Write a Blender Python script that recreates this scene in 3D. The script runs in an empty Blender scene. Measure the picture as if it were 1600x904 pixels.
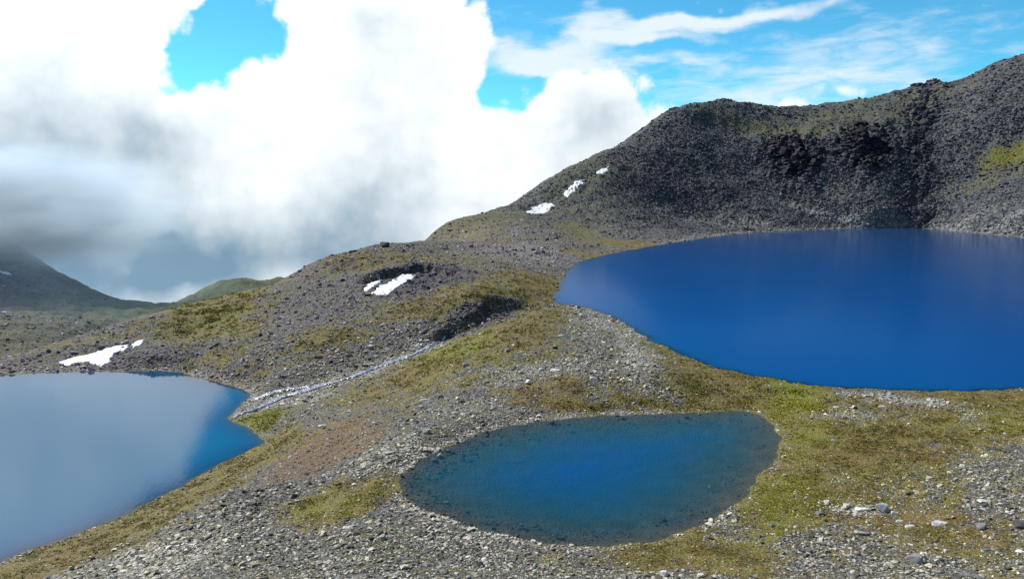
import bpy, bmesh, math, random
import numpy as np
R = math.radians
scene = bpy.context.scene
C = scene.collection
# ------------------------------------------------------------------ camera
F = 1250.0                       # focal length in photo pixels (1600 wide)
EYE = 62.0                       # eye height above the big lake
PITCH = math.atan(182.0 / F)
cam_d = bpy.data.cameras.new('camera')
cam = bpy.data.objects.new('camera', cam_d); C.objects.link(cam)
cam_d.sensor_width = 36.0; cam_d.lens = 36.0 * F / 1600.0
cam_d.clip_start = 0.5; cam_d.clip_end = 20000
cam.location = (0, 0, EYE); cam.rotation_euler = (math.pi / 2 - PITCH, 0, 0)
scene.camera = cam
# ------------------------------------------------------------------ sun
SUN_AZ, SUN_EL = R(-56), R(44)          # azimuth from the view direction (+Y), minus = left
sun_d = bpy.data.lights.new('sun', 'SUN'); sun_d.energy = 5.0; sun_d.angle = R(0.53)
sun_d.color = (1.0, 0.955, 0.88)
sun = bpy.data.objects.new('sun', sun_d); C.objects.link(sun)
sun.location = (-300, 200, 400)
sun.rotation_euler = (math.pi / 2 - SUN_EL, 0, -SUN_AZ + math.pi)
# ------------------------------------------------------------------ colour management
vs = scene.view_settings
scene.display_settings.display_device = 'sRGB'
vs.view_transform = 'Standard'; vs.look = 'None'; vs.exposure = 0.6; vs.gamma = 1.0
vs.use_curve_mapping = False
scene.render.engine = 'CYCLES'
scene.cycles.max_bounces = 4; scene.cycles.diffuse_bounces = 2; scene.cycles.glossy_bounces = 2; scene.cycles.transparent_max_bounces = 5
scene.cycles.volume_bounces = 1

# ------------------------------------------------------------------ node helpers
class NB:
    """tiny node-expression builder"""
    def __init__(s, nt): s.nt = nt; s.N = nt.nodes; s.L = nt.links
    def put(s, sock, v):
        if isinstance(v, bpy.types.NodeSocket): s.L.new(v, sock)
        elif v is not None: sock.default_value = v
    def math(s, op, a, b=None, c=None, clamp=False):
        n = s.N.new('ShaderNodeMath'); n.operation = op; n.use_clamp = clamp
        for i, v in enumerate((a, b, c)):
            if v is not None: s.put(n.inputs[i], v)
        return n.outputs[0]
    def add(s, a, b): return s.math('ADD', a, b)
    def sub(s, a, b): return s.math('SUBTRACT', a, b)
    def mul(s, a, b): return s.math('MULTIPLY', a, b)
    def sstep(s, v, lo, hi, a=0.0, b=1.0):
        n = s.N.new('ShaderNodeMapRange'); n.interpolation_type = 'SMOOTHSTEP'
        s.put(n.inputs[0], v); s.put(n.inputs[1], lo); s.put(n.inputs[2], hi); s.put(n.inputs[3], a); s.put(n.inputs[4], b)
        return n.outputs[0]
    def lin(s, v, lo, hi, a=0.0, b=1.0):
        n = s.N.new('ShaderNodeMapRange'); n.clamp = True
        s.put(n.inputs[0], v); s.put(n.inputs[1], lo); s.put(n.inputs[2], hi); s.put(n.inputs[3], a); s.put(n.inputs[4], b)
        return n.outputs[0]
    def mix(s, f, a, b, mode='MIX'):
        n = s.N.new('ShaderNodeMix'); n.data_type = 'RGBA'; n.blend_type = mode
        s.put(n.inputs[0], f)
        for k, v in ((6, a), (7, b)):
            if isinstance(v, tuple) and len(v) == 3: v = v + (1,)
            s.put(n.inputs[k], v)
        return n.outputs[2]
    def noise(s, vec, scale, detail=4, rough=0.5, dist=0.0):
        n = s.N.new('ShaderNodeTexNoise'); s.put(n.inputs['Vector'], vec)
        n.inputs['Scale'].default_value = scale; n.inputs['Detail'].default_value = detail
        n.inputs['Roughness'].default_value = rough; n.inputs['Distortion'].default_value = dist
        return n.outputs['Fac'], n.outputs['Color']
    def voro(s, vec, scale, feature='F1', rnd=1.0):
        n = s.N.new('ShaderNodeTexVoronoi'); n.feature = feature; s.put(n.inputs['Vector'], vec)
        n.inputs['Scale'].default_value = scale; n.inputs['Randomness'].default_value = rnd
        return n
    def vmath(s, op, a, b=None, sc=None):
        n = s.N.new('ShaderNodeVectorMath'); n.operation = op
        s.put(n.inputs[0], a)
        if b is not None: s.put(n.inputs[1], b)
        if sc is not None: s.put(n.inputs['Scale'], sc)
        return n.outputs[0]
    def xyz(s, x, y, z):
        n = s.N.new('ShaderNodeCombineXYZ')
        for i, v in enumerate((x, y, z)): s.put(n.inputs[i], v)
        return n.outputs[0]
    def sep(s, v):
        n = s.N.new('ShaderNodeSeparateXYZ'); s.put(n.inputs[0], v); return n.outputs
    def attr(s, name, typ='GEOMETRY'):
        n = s.N.new('ShaderNodeAttribute'); n.attribute_name = name; n.attribute_type = typ; return n
    def bump(s, h, dist, strength=1.0, normal=None):
        n = s.N.new('ShaderNodeBump'); s.put(n.inputs['Height'], h)
        n.inputs['Distance'].default_value = dist; s.put(n.inputs['Strength'], strength)
        if normal is not None: s.put(n.inputs['Normal'], normal)
        return n.outputs[0]

def lin8(r, g, b):
    f = lambda c: (c / 255 / 12.92) if c / 255 <= 0.04045 else ((c / 255 + 0.055) / 1.055) ** 2.4
    return (f(r), f(g), f(b))

def ray(px, py):
    dx = (px - 800.0) / F; dy = -(py - 452.0) / F
    c, s_ = math.cos(PITCH), math.sin(PITCH)
    return np.array((dx, c + dy * s_, -s_ + dy * c))
def sky_ang(px, py):
    d = ray(px, py); d = d / np.linalg.norm(d)
    return math.atan2(d[0], d[1]), math.asin(d[2])

# ------------------------------------------------------------------ world: blue sky with the big cumulus
world = bpy.data.worlds.new('World'); scene.world = world; world.use_nodes = True
def build_world():
    nt = world.node_tree; nt.nodes.clear(); b = NB(nt)
    out = nt.nodes.new('ShaderNodeOutputWorld'); bg = nt.nodes.new('ShaderNodeBackground')
    nt.links.new(bg.outputs[0], out.inputs[0])
    sky = nt.nodes.new('ShaderNodeTexSky'); sky.sky_type = 'NISHITA'; sky.sun_disc = False
    sky.sun_elevation = SUN_EL; sky.sun_rotation = SUN_AZ
    sky.altitude = 2900; sky.air_density = 1.0; sky.dust_density = 0.2; sky.ozone_density = 2.5
    tc = nt.nodes.new('ShaderNodeTexCoord'); D = tc.outputs['Generated']
    x, y, z = b.sep(D)
    az = b.math('ARCTAN2', x, y); el = b.math('ARCSINE', z)
    P = b.xyz(az, el, 0.0)
    # domain warp
    wn = b.noise(D, 5.0, 3, 0.5)[1]
    warp = b.vmath('SCALE', b.vmath('SUBTRACT', wn, (0.5, 0.5, 0.5)), sc=0.10)
    wn2 = b.noise(D, 22.0, 3, 0.55)[1]
    warp2 = b.vmath('SCALE', b.vmath('SUBTRACT', wn2, (0.5, 0.5, 0.5)), sc=0.022)
    PW = b.vmath('ADD', b.vmath('ADD', P, warp), warp2)
    wx, wy, _ = b.sep(PW)
    def blobs(lst):
        tot = None
        for (px, py, rx, ry, st) in lst:
            a0, e0 = sky_ang(px, py)
            u = b.mul(b.sub(wx, a0), F / rx); v = b.mul(b.sub(wy, e0), F / ry)
            q = b.add(b.mul(u, u), b.mul(v, v))
            g = b.mul(b.math('EXPONENT', b.mul(q, -1.0)), st)
            tot = g if tot is None else b.add(tot, g)
        return tot
    cover = blobs([
        (20, 130, 260, 320, 1.5), (-350, -150, 500, 420, 1.4), (60, -40, 210, 150, 0.9),
        (470, 260, 260, 190, 1.5), (560, 110, 150, 130, 1.15), (680, 50, 80, 110, 0.85), (490, 20, 60, 80, .6), (120, 380, 380, 150, 1.2),
        (690, 280, 150, 130, 0.9), (640, 430, 300, 110, 1.0),
        (915, 160, 72, 72, 1.25), (850, 235, 100, 70, 0.8), (985, 215, 70, 60, .55), (960,120,40,40,.3), (1000, 330, 300, 130, 0.9),
        (1300, 158, 110, 16, 0.45), (1180, 190, 160, 40, 0.4),
        (345, 58, 125, 78, -1.65), (265, 105, 50, 50, -.8), (395, 20, 45, 60, -.6), (240,175,40,50,-.4), (265, 185, 60, 50, -.35), (610, -5, 40, 45, -0.5), (810, 120, 45, 60, -0.55), (620, -230, 330, 150, -1.6), (330, -330, 60, 260, -.8), (900, 30, 90, 50, -.4)])
    # clouds go on below the level of the eye (the valleys are full of them) and stay broken overhead
    low = b.sstep(el, 0.02, -0.06)
    cover = b.add(cover, low)
    big = b.noise(D, 2.2, 2, 0.5)[0]
    outside = b.sstep(b.math('ABSOLUTE', b.add(az, 0.05)), 0.62, 0.9)
    cover = b.add(cover, b.mul(outside, b.sstep(big, 0.50, 0.66)))
    n1 = b.noise(D, 9.0, 5, 0.6)[0]
    n2 = b.noise(D, 40.0, 4, 0.62)[0]
    vo = b.voro(b.vmath('ADD', D, b.vmath('ADD', b.vmath('SCALE', warp, sc=0.35), b.vmath('SCALE', warp2, sc=1.0))), 17.0); bil1 = b.sub(0.45, vo.outputs['Distance'])
    vo2 = b.voro(b.vmath('ADD', D, warp2), 48.0); bil2 = b.sub(0.45, vo2.outputs['Distance'])
    billow = b.add(b.mul(bil1, 0.75), b.mul(bil2, 0.42))
    fl = b.add(b.add(b.mul(b.sub(n1, 0.5), 1.45), b.mul(b.sub(n2, 0.5), 0.7)), billow)
    dens = b.add(cover, fl)
    alpha = b.sstep(dens, 0.32, 0.72)
    # thin high cloud: cirrus streaks and veil
    cir = blobs([(850, 70, 120, 26, 0.9), (880, 95, 110, 12, 0.7), (960, 35, 70, 14, .6), (1140, 6, 190, 12, 0.8), (1050, 22, 60, 16, .6), (1010, 45, 90, 6, 0.5), (1250, 130, 240, 70, 0.62), (1480, 30, 150, 60, 0.15), (1060, 75, 60, 9, .4)])
    sv = b.vmath('MULTIPLY', b.xyz(b.sub(az, b.mul(el, 0.5)), el, 0.0), (14.0, 52.0, 1.0))
    cn = b.noise(sv, 1.0, 5, 0.62, 0.4)[0]
    cirrus = b.sstep(b.add(cir, b.mul(b.sub(cn, 0.5), 1.3)), 0.15, 0.95, 0.0, 0.9)
    # light and dark in the cloud itself: thick cores and undersides are grey
    shade = blobs([(80, 235, 190, 85, 0.85), (400, 370, 200, 50, 0.4), (120, 400, 300, 60, 0.62), (-150, 330, 200, 150, 0.45), (640, 215, 100, 120, 0.38), (600, 345, 160, 80, 0.4), (430, 420, 260, 55, 0.35),
                   (925, 175, 55, 50, 0.7), (330, 10, 60, 50, .35), (960, 260, 80, 50, .3), (-300, -60, 300, 140, 0.3), (-40, -210, 170, 110, 0.05), (290, -110, 80, 100, -0.6), (60, -420, 260, 150, 0.1), (250, 430, 380, 50, 0.30), (240, 462, 150, 30, 0.6), (260, 440, 120, 40, .3), (240, 190, 40, 40, .3)])
    n3 = b.noise(D, 8.0, 5, 0.55)[0]
    shade = b.add(shade, b.add(b.mul(b.sub(n3, 0.5), 1.5), b.mul(b.sub(n2, 0.5), 0.2)))
    shade = b.add(b.sub(shade, b.mul(billow, 0.38)), b.mul(outside, 0.35))
    sh = b.lin(b.add(shade, b.mul(b.sub(n1, 0.5), 0.5)), 0.05, 1.45)
    ccol = b.mix(b.mul(sh, 0.95), (1.08, 1.14, 1.17), (0.16, 0.30, 0.42))
    # clouds towards the sun glow with light scattered forward
    sd = (math.cos(SUN_EL) * math.sin(SUN_AZ), math.cos(SUN_EL) * math.cos(SUN_AZ), math.sin(SUN_EL))
    dn = b.N.new('ShaderNodeVectorMath'); dn.operation = 'DOT_PRODUCT'; b.put(dn.inputs[0], D); dn.inputs[1].default_value = sd
    glow = b.add(1.0, b.mul(b.math('POWER', b.math('MAXIMUM', dn.outputs['Value'], 0.0), 7.0), 1.3))
    ccol = b.vmath('SCALE', ccol, sc=glow)
    sc = b.mix(1.0, sky.outputs[0], (0.055, 0.155, 0.162), 'MULTIPLY')
    col = b.mix(cirrus, sc, (0.92, 1.0, 1.05))
    col = b.mix(alpha, col, ccol)
    nt.links.new(col, bg.inputs[0]); bg.inputs[1].default_value = 0.64
build_world()
world.cycles.sampling_method = 'MANUAL'; world.cycles.sample_map_resolution = 512

# ------------------------------------------------------------------ terrain maths
rng = np.random.default_rng(7)
_perm = rng.permutation(512).astype(np.int64); _ga = rng.random(512) * 2 * np.pi
_gx, _gy = np.cos(_ga), np.sin(_ga)
def pnoise(x, y, seed=0):
    xi = np.floor(x).astype(np.int64); yi = np.floor(y).astype(np.int64)
    xf = x - xi; yf = y - yi
    u = xf * xf * xf * (xf * (xf * 6 - 15) + 10); v = yf * yf * yf * (yf * (yf * 6 - 15) + 10)
    def g(ix, iy, fx, fy):
        h = _perm[(_perm[(ix + seed * 17) & 511] + iy) & 511]
        return _gx[h] * fx + _gy[h] * fy
    a = g(xi, yi, xf, yf); b_ = g(xi + 1, yi, xf - 1, yf)
    c = g(xi, yi + 1, xf, yf - 1); d = g(xi + 1, yi + 1, xf - 1, yf - 1)
    return (a + u * (b_ - a)) * (1 - v) + (c + u * (d - c)) * v
def fbm(x, y, lam, octs, gain=0.5, seed=0):
    t = 0; a = 1.0
    for k in range(octs):
        t = t + a * pnoise(x / lam + 13.7 * k, y / lam - 7.3 * k, seed + k); lam *= 0.5; a *= gain
    return t
def sst(v, lo, hi):
    t = np.clip((v - lo) / (hi - lo), 0, 1); return t * t * (3 - 2 * t)

def at_z(px, py, z):
    d = ray(px, py); t = (z - EYE) / d[2]; return (d[0] * t, d[1] * t, z)
def at_D(px, py, Dh):
    d = ray(px, py); t = Dh / math.hypot(d[0], d[1]); return (d[0] * t, d[1] * t, EYE + d[2] * t)

LZ = {'right': 0.0, 'pond': -3.5, 'left': -25.0}
SHORE_PX = {
 'right': [(866,472),(870,455),(884,428),(900,412),(940,400),(1000,388),(1080,375),(1150,366),(1230,361),(1330,357),(1440,357),(1520,364),(1600,372),(1700,386),(1800,410),(1900,450),(1920,520),(1850,580),(1740,602),(1600,607),(1500,610),(1400,609),(1300,604),(1220,594),(1130,577),(1070,555),(1020,533),(980,508),(950,492),(900,477)],
 'pond': [(624,752),(629,740),(650,722),(700,697),(760,675),(830,660),(900,652),(1000,647),(1080,645),(1135,643),(1172,643),(1198,656),(1214,676),(1219,695),(1211,715),(1190,740),(1162,775),(1130,800),(1090,822),(1040,840),(980,850),(920,852),(850,848),(790,837),(730,822),(680,803),(645,785),(628,768)],
 'left': [(-60,592),(0,587),(60,582),(180,580),(270,580),(300,588),(350,600),(386,612),(383,628),(364,644),(360,656),(386,668),(413,688),(395,699),(340,727),(270,766),(190,806),(100,842),(30,866),(0,877),(-80,905),(-300,905),(-420,800),(-330,640),(-150,602)],
}
SHORE = {k: np.array([at_z(px, py, LZ[k])[:2] for px, py in v]) for k, v in SHORE_PX.items()}
def smooth_poly(P, n=4):
    # Catmull-Rom
    out = []; N = len(P)
    for i in range(N):
        p0, p1, p2, p3 = P[i - 1], P[i], P[(i + 1) % N], P[(i + 2) % N]
        for k in range(n):
            t = k / n
            out.append(0.5 * ((2 * p1) + (-p0 + p2) * t + (2 * p0 - 5 * p1 + 4 * p2 - p3) * t * t + (-p0 + 3 * p1 - 3 * p2 + p3) * t ** 3))
    return np.array(out)
SHORE = {k: smooth_poly(v, 3) for k, v in SHORE.items()}
def sdist(P, x, y):
    """signed distance to polygon, positive outside"""
    best = np.full(x.shape, 1e18); ins = np.zeros(x.shape, bool)
    for i in range(len(P)):
        ax, ay = P[i - 1]; bx, by = P[i]
        ex, ey = bx - ax, by - ay; L2 = ex * ex + ey * ey + 1e-9
        t = np.clip(((x - ax) * ex + (y - ay) * ey) / L2, 0, 1)
        dx = x - ax - t * ex; dy = y - ay - t * ey
        np.minimum(best, dx * dx + dy * dy, out=best)
        cond = (ay > y) != (by > y)
        xi = ax + (y - ay) * ex / (ey if abs(ey) > 1e-9 else 1e-9)
        ins ^= cond & (x < xi)
    d = np.sqrt(best); return np.where(ins, -d, d)

# control points of the land: (px, py, 'z'|'d', value)
CP = []
def cz(*l):
    for px, py, z in l: CP.append(at_z(px, py, z))
def cd(*l):
    for px, py, d in l: CP.append(at_D(px, py, d))
CP.append((0, 0, 59.6)); CP += [(40, -20, 62), (-40, -20, 62), (0, -60, 80), (150, -20, 70), (-150, -20, 60)]
for px, za, zb in ((-300, 5, 1), (300, 12, 0), (800, 14, 0), (1300, 16, 0), (1900, 20, 0)):
    cd((px, 1010, 70), (px, 1200, 42), (px, 1700, 18))
# foreground
cz((0, 904, -21), (120, 870, -19), (200, 904, -9), (300, 800, -13), (400, 860, -5), (400, 904, 0), (620, 904, 1), (800, 904, 0), (800, 870, -2.4), (1000, 904, -0.5),
   (1000, 870, -2.7), (1200, 904, 0), (1200, 830, -2.0), (1400, 904, 2), (1600, 904, 5), (1400, 830, -1.0), (1600, 830, 2.5), (1600, 740, 3.0), (1700, 800, 5), (1850, 860, 8), (1850, 740, 6),
   (1350, 760, -1.8), (1300, 690, -2.0), (1450, 700, -0.5), (1500, 650, 1.2), (1250, 650, -2.2), (1600, 660, 2.2), (1800, 660, 3.5), (1400, 625, 0.6), (1200, 612, -1.0), (1250, 615, -0.4),
   (-200, 960, -22), (-500, 960, -18),
   (560, 780, -5.0), (500, 740, -9.5), (450, 715, -15), (420, 760, -10), (580, 720, -3.8), (520, 680, -10.0), (640, 690, -2.0), (560, 640, -10), (470, 655, -19.5), (430, 670, -23), (600, 830, -2.6))
# mound between the pond and the outlet
cz((850, 482, 2.6), (900, 492, 3.0), (950, 520, 3.2), (800, 500, 2.6), (850, 540, 3.4), (760, 540, 1.5), (720, 570, -1.5), (700, 620, -2.4), (760, 610, -1.5), (650, 600, -8), (850, 600, 0.4),
   (950, 580, 2.6), (1000, 560, 2.8), (1050, 590, 1.2), (950, 625, -1.4), (1100, 612, -1.5), (830, 640, -2.4), (720, 665, -2.2), (640, 640, -5.0), (700, 540, -4.5))
# stream bed and its far bank
cz((690, 533, -9.5), (600, 571, -15.5), (520, 599, -19.5), (440, 623, -23.2), (400, 640, -24.4), (740, 512, -7.0), (800, 492, -3.5), (840, 480, -1.2))
cz((820, 463, 2.6), (780, 459, 4.2), (740, 461, 4.5), (700, 480, -0.5), (660, 508, -5), (600, 538, -11), (520, 573, -16.5), (450, 600, -20.5), (400, 605, -22.5))
# hillside left of the stream, its knoll
cz((700, 455, 4.0), (620, 470, -1.0), (560, 500, -6.0), (480, 530, -11), (400, 560, -17.5), (330, 560, -20), (250, 560, -21), (300, 520, -17), (400, 490, -10), (500, 450, -1.5),
   (640, 430, 6.0), (720, 425, 6.5), (800, 430, 4.0), (850, 415, 3.0), (560, 420, 3.0), (170, 555, -22.5), (90, 560, -24), (30, 572, -24.6))
cd((20, 557, 440), (60, 545, 445), (120, 528, 450), (200, 500, 468), (300, 474, 492), (380, 456, 510), (440, 438, 528), (490, 411, 545), (540, 394, 560), (600, 381, 570))
cd((650, 378, 640), (700, 348, 800), (760, 330, 880), (800, 317, 930), (850, 282, 980), (930, 240, 1030), (1020, 198, 1090), (1045, 172, 1120), (1080, 161, 1150), (1130, 157, 1190), (1165, 161, 1215), (1200, 169, 1240), (1290, 163, 1260),
   (1380, 148, 1275), (1440, 133, 1275), (1500, 127, 1275), (1560, 95, 1270), (1600, 84, 1260), (1700, 50, 1240), (1850, 40, 1180), (2100, 60, 1050))
# slope of the mountain behind the big lake
cd((760, 380, 640), (700, 395, 560), (860, 385, 620), (820, 360, 720), (900, 362, 740), (845, 328, 890), (898, 292, 925), (942, 268, 955), (1000, 320, 900), (960, 372, 720), (1000, 260, 985), (1080, 340, 930),
   (1150, 320, 960), (1080, 240, 1040), (1200, 280, 1030), (1150, 205, 1120), (1250, 197, 1145), (1330, 186, 1170), (1300, 300, 1030), (1240, 240, 1075), (1350, 230, 1088), (1390, 290, 1045), (1450, 300, 1058), (1450, 200, 1150), (1550, 180, 1130),
   (1550, 280, 1050), (1590, 250, 1075), (1600, 330, 945), (1520, 340, 985), (1700, 300, 990), (1700, 180, 1100), (1850, 300, 940), (1400, 335, 1003), (1250, 340, 965), (2000, 350, 800), (2000, 480, 640), (2050, 580, 350))
# valley behind the ridge, dark hill in the mist, far knoll
cd((-100, 560, 800), (50, 535, 830), (150, 505, 930), (60, 480, 1130), (200, 470, 1230), (120, 440, 1320), (70, 412, 1420), (20, 388, 1500), (-100, 340, 1550), (-300, 300, 1500), (-100, 450, 1200), (-300, 450, 1100),
   (250, 476, 1200), (330, 463, 1240), (400, 452, 1250), (290, 466, 1500), (330, 444, 1640), (370, 437, 1680), (410, 440, 1690), (437, 433, 1700), (500, 430, 1760))
# land falls away behind the crests
for px, d, z in ((0, 560, -80), (60, 580, -85), (150, 600, -88), (300, 630, -85), (300, 800, -125), (440, 680, -65), (440, 900, -140), (540, 700, -50), (600, 760, -40), (600, 1000, -120), (700, 1000, -60), (800, 1150, -60), (900, 1300, -60), (1020, 1350, 0), (1130, 1450, 30),
                 (1250, 1500, 40), (1400, 1550, 40), (1550, 1550, 90), (1700, 1500, 100), (1900, 1450, 100), (800, 1600, -250), (1200, 1900, -200), (1600, 1900, -100), (2000, 1800, -100), (-100, 2000, -400), (200, 1900, -420), (400, 2000, -420), (600, 1700, -350),
                 (100, 2600, -650), (800, 2600, -650), (1500, 2600, -600), (-600, 2200, -500), (2400, 2200, -400), (370, 1850, -300), (180, 1500, -230), (80, 1650, -260), (-100, 1750, -200), (240, 1420, -215), (340, 1420, -215), (430, 1400, -230)):
    q = ray(px, 452); h = math.hypot(q[0], q[1]); CP.append((q[0] / h * d, q[1] / h * d, z))
for k in SHORE:
    for p in SHORE[k][::3]: CP.append((p[0], p[1], LZ[k] + 0.2))
CP = np.array(CP)
MQ = 14.0
def solve_rbf():
    X = CP[:, :2]; n = len(X)
    d2 = ((X[:, None] - X[None]) ** 2).sum(-1)
    A = np.zeros((n + 3, n + 3)); A[:n, :n] = -np.sqrt(d2 + MQ * MQ) + np.eye(n) * -0.8 * 0
    A[:n, n] = 1; A[:n, n + 1:] = X / 1000; A[n, :n] = 1; A[n + 1:, :n] = X.T / 1000
    rhs = np.concatenate([CP[:, 2], np.zeros(3)])
    return np.linalg.solve(A + np.eye(n + 3) * 1e-9, rhs)
W_RBF = solve_rbf()
def rbf(x, y):
    x = x.astype(np.float32); y = y.astype(np.float32)
    h = (W_RBF[-3] + W_RBF[-2] * x / 1000 + W_RBF[-1] * y / 1000).astype(np.float64)
    for (cx, cy, _), w in zip(CP, W_RBF[:-3]):
        h -= w * np.sqrt((x - np.float32(cx)) ** 2 + (y - np.float32(cy)) ** 2 + np.float32(MQ * MQ))
    return h

# polar sheet: fine where it is looked at, coarse to the sides
AZ = np.concatenate([np.linspace(-R(100), -R(37), 50)[:-1], np.linspace(-R(37), R(37), 900), np.linspace(R(37), R(100), 50)[1:]])
DD = np.concatenate([np.geomspace(1.5, 70, 60)[:-1], np.geomspace(70, 1650, 800), np.geomspace(1650, 2700, 40)[1:]])
NA, ND = len(AZ), len(DD)
GA, GD = np.meshgrid(AZ, DD)             # rows = distance
X = GD * np.sin(GA); Y = GD * np.cos(GA)
def build_heights():
    H = rbf(X.ravel(), Y.ravel()).reshape(X.shape)
    wob = fbm(X, Y, 9.0, 4, 0.6, 3) * 1.5
    S = {k: sdist(SHORE[k], X.ravel(), Y.ravel()).reshape(X.shape) + wob * {'right': 1.6, 'pond': 0.8, 'left': 1.0}[k] for k in SHORE}
    near = np.minimum(np.minimum(S['right'], S['pond']), S['left'])
    # region weights
    mtn = sst(GD, 640, 900) * sst(GA, -0.18, 0.0)                    # block field of the big mountain
    amp = 0.35 + 0.9 * sst(GD, 280, 420) + 1.2 * mtn + 1.4 * sst(GD, 700, 1000) + 3.0 * sst(GD, 750, 1000) * sst(-GA, 0.22, 0.34)
    rough = fbm(X, Y, 46, 7, 0.55, 11)
    ridg = 1 - np.abs(fbm(X, Y, 60, 5, 0.5, 31)) * 2
    near_amp = sst(near, 0, 22)
    H += near_amp * (rough * amp * 1.1 + (ridg - 0.6) * amp * 0.5) + near_amp * 0.35 * fbm(X, Y, 3.0, 2, 0.5, 51) * (1 + mtn * 2)
    for k, wd in (('right', 11.0), ('pond', 7.0), ('left', 9.0)):
        s = S[k]; L = LZ[k]
        slope = {'right': 0.10, 'pond': 0.11, 'left': 0.16}[k]
        w = sst(s, 0.0, wd)
        out = (1 - w) * (L + slope * s) + w * np.maximum(H, L + 0.06 + 0.03 * s - np.maximum(s - 0.8 * wd, 0) * 0.6)
        dep = {'right': 30.0, 'pond': 9.0, 'left': 22.0}[k]
        t = -s
        ins = L - dep * (1 - np.exp(-np.maximum(t, 0) * {'right': 0.30, 'pond': 0.085, 'left': 0.16}[k] / dep * 2.2)) + sst(t, 0.5, 6) * fbm(X, Y, 5.0, 4, 0.6, 77) * 0.45
        ins = np.minimum(ins, L - 0.02 - 0.02 * np.minimum(t, 5))
        H = np.where(s <= 0, ins, np.where(s < 60, out, H))
    return H, S, mtn
H, S, MTN = build_heights()
NEAR = np.minimum(np.minimum(S['right'], S['pond']), S['left'])
LOGD = np.log(DD)
def grid_idx(a, d):
    ci = np.interp(a, AZ, np.arange(NA)); ri = np.interp(np.log(np.maximum(d, 1.5)), LOGD, np.arange(ND)); return ri, ci
def bil(G, a, d):
    ri, ci = grid_idx(a, d); r0 = np.clip(ri.astype(int), 0, ND - 2); c0 = np.clip(ci.astype(int), 0, NA - 2)
    fr = ri - r0; fc = ci - c0
    return (G[r0, c0] * (1 - fr) + G[r0 + 1, c0] * fr) * (1 - fc) + (G[r0, c0 + 1] * (1 - fr) + G[r0 + 1, c0 + 1] * fr) * fc
def height(x, y): return bil(H, np.arctan2(x, y), np.hypot(x, y))
# where a line of sight meets the land: slope of sight per vertex, running maximum along each ray
TAN = (H - EYE) / GD
RUN = np.maximum.accumulate(TAN, axis=0)
def cast(px, py):
    d = ray(px, py); a = math.atan2(d[0], d[1]); t = d[2] / math.hypot(d[0], d[1])
    c = int(np.clip(np.searchsorted(AZ, a), 0, NA - 1)); col = RUN[:, c]
    i = int(np.searchsorted(col, t)); i = min(i, ND - 1)
    return a, DD[i]
def project(x, y, z):
    c, s_ = math.cos(PITCH), math.sin(PITCH)
    zz = z - EYE; fw = y * c - zz * s_; up = y * s_ + zz * c
    return 800 + F * x / fw, 452 - F * up / fw
VIS = TAN >= RUN - 1e-6

# ------------------------------------------------------------------ ground cover masks (world-fixed patches)
WAX = fbm(X, Y, 22, 5, 0.6, 91); WAY = fbm(X, Y, 22, 5, 0.6, 97)
def patch(lst):
    m = np.zeros(X.shape, np.float32)
    for (px, py, rx, ry, st) in lst:
        a0, d0 = cast(px, py); _, d1 = cast(px, py - ry); _, d2 = cast(px, py + ry)
        hd = min(max(0.5 * abs(d1 - d2), d0 * 0.008), d0 * 0.22); ha = rx / F * math.cos(a0) ** 2
        u = (GA - a0) / ha + WAX * 0.55; v = (GD - d0) / hd + WAY * 0.55
        m = np.maximum(m, st * np.exp(-(u * u + v * v) ** 1.5 * 0.8).astype(np.float32))
    return m
G_GRASS = patch([(540,782,110,30,1.1),(450,794,60,18,.8),(1250,606,110,16,1),(1330,720,220,110,1.05),(1215,775,120,65,1.1),(1060,865,150,38,1.05),(1420,832,220,44,.85),(1520,640,140,36,1.05),(1570,670,90,50,.9),(1180,640,60,30,.9),
    (412,697,60,20,1),(370,722,70,26,1.1),(320,752,75,30,1.1),(270,782,75,30,1.1),(215,812,75,30,1.1),(150,842,75,28,1.1),(90,868,75,26,1.1),(30,894,80,24,1),
    (690,555,80,26,1.1),(740,530,80,28,1.15),(800,508,80,24,1),(850,490,50,12,.8),(640,580,60,18,.8),(580,615,80,22,.65),(640,610,90,26,.6),(760,560,110,22,.6),
    (1060,548,80,18,1),(985,506,50,12,.9),(1130,582,100,14,1),(1180,600,60,10,.9),(650,480,80,20,.85),(720,450,90,20,1),(830,445,80,26,1),(790,462,70,12,1),(520,520,70,18,.7),(480,540,60,18,.6),(600,408,130,16,.55),(510,415,70,14,.4),(700,405,90,12,.5),
    (900,362,38,11,1),(985,382,80,8,1),(930,398,60,8,.7),(1575,250,45,18,1.1),(1600,240,40,20,1.1),(1540,285,60,18,.6),(1220,206,130,14,.8),(1320,186,110,13,.7),(1400,160,140,13,.6),(740,336,110,9,.65),(900,258,80,11,.5),(1110,175,80,12,.4),
    (250,478,130,14,1.4),(330,466,90,12,1.4),(30,520,160,50,.45),(120,490,120,36,.3),(360,448,110,18,1),(408,658,50,15,1.15),(440,645,40,8,.7),(1130,622,110,14,1),(900,632,110,10,.9),(1040,635,110,8,.9),(850,605,80,28,.6),(960,600,60,18,.4),
    (1290,655,110,30,.8),(1150,870,90,40,.9),(1240,850,70,30,.9),(250,500,60,7,.5),(160,525,70,7,.5),(80,545,60,6,.5),(1500,760,120,40,.5),(1540,880,120,34,.55),(1450,720,90,40,.7),(480,690,110,20,.5),(560,600,60,10,.5),(450,560,100,20,.4),(350,530,90,20,.35),(1000,620,120,16,.5)])
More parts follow.
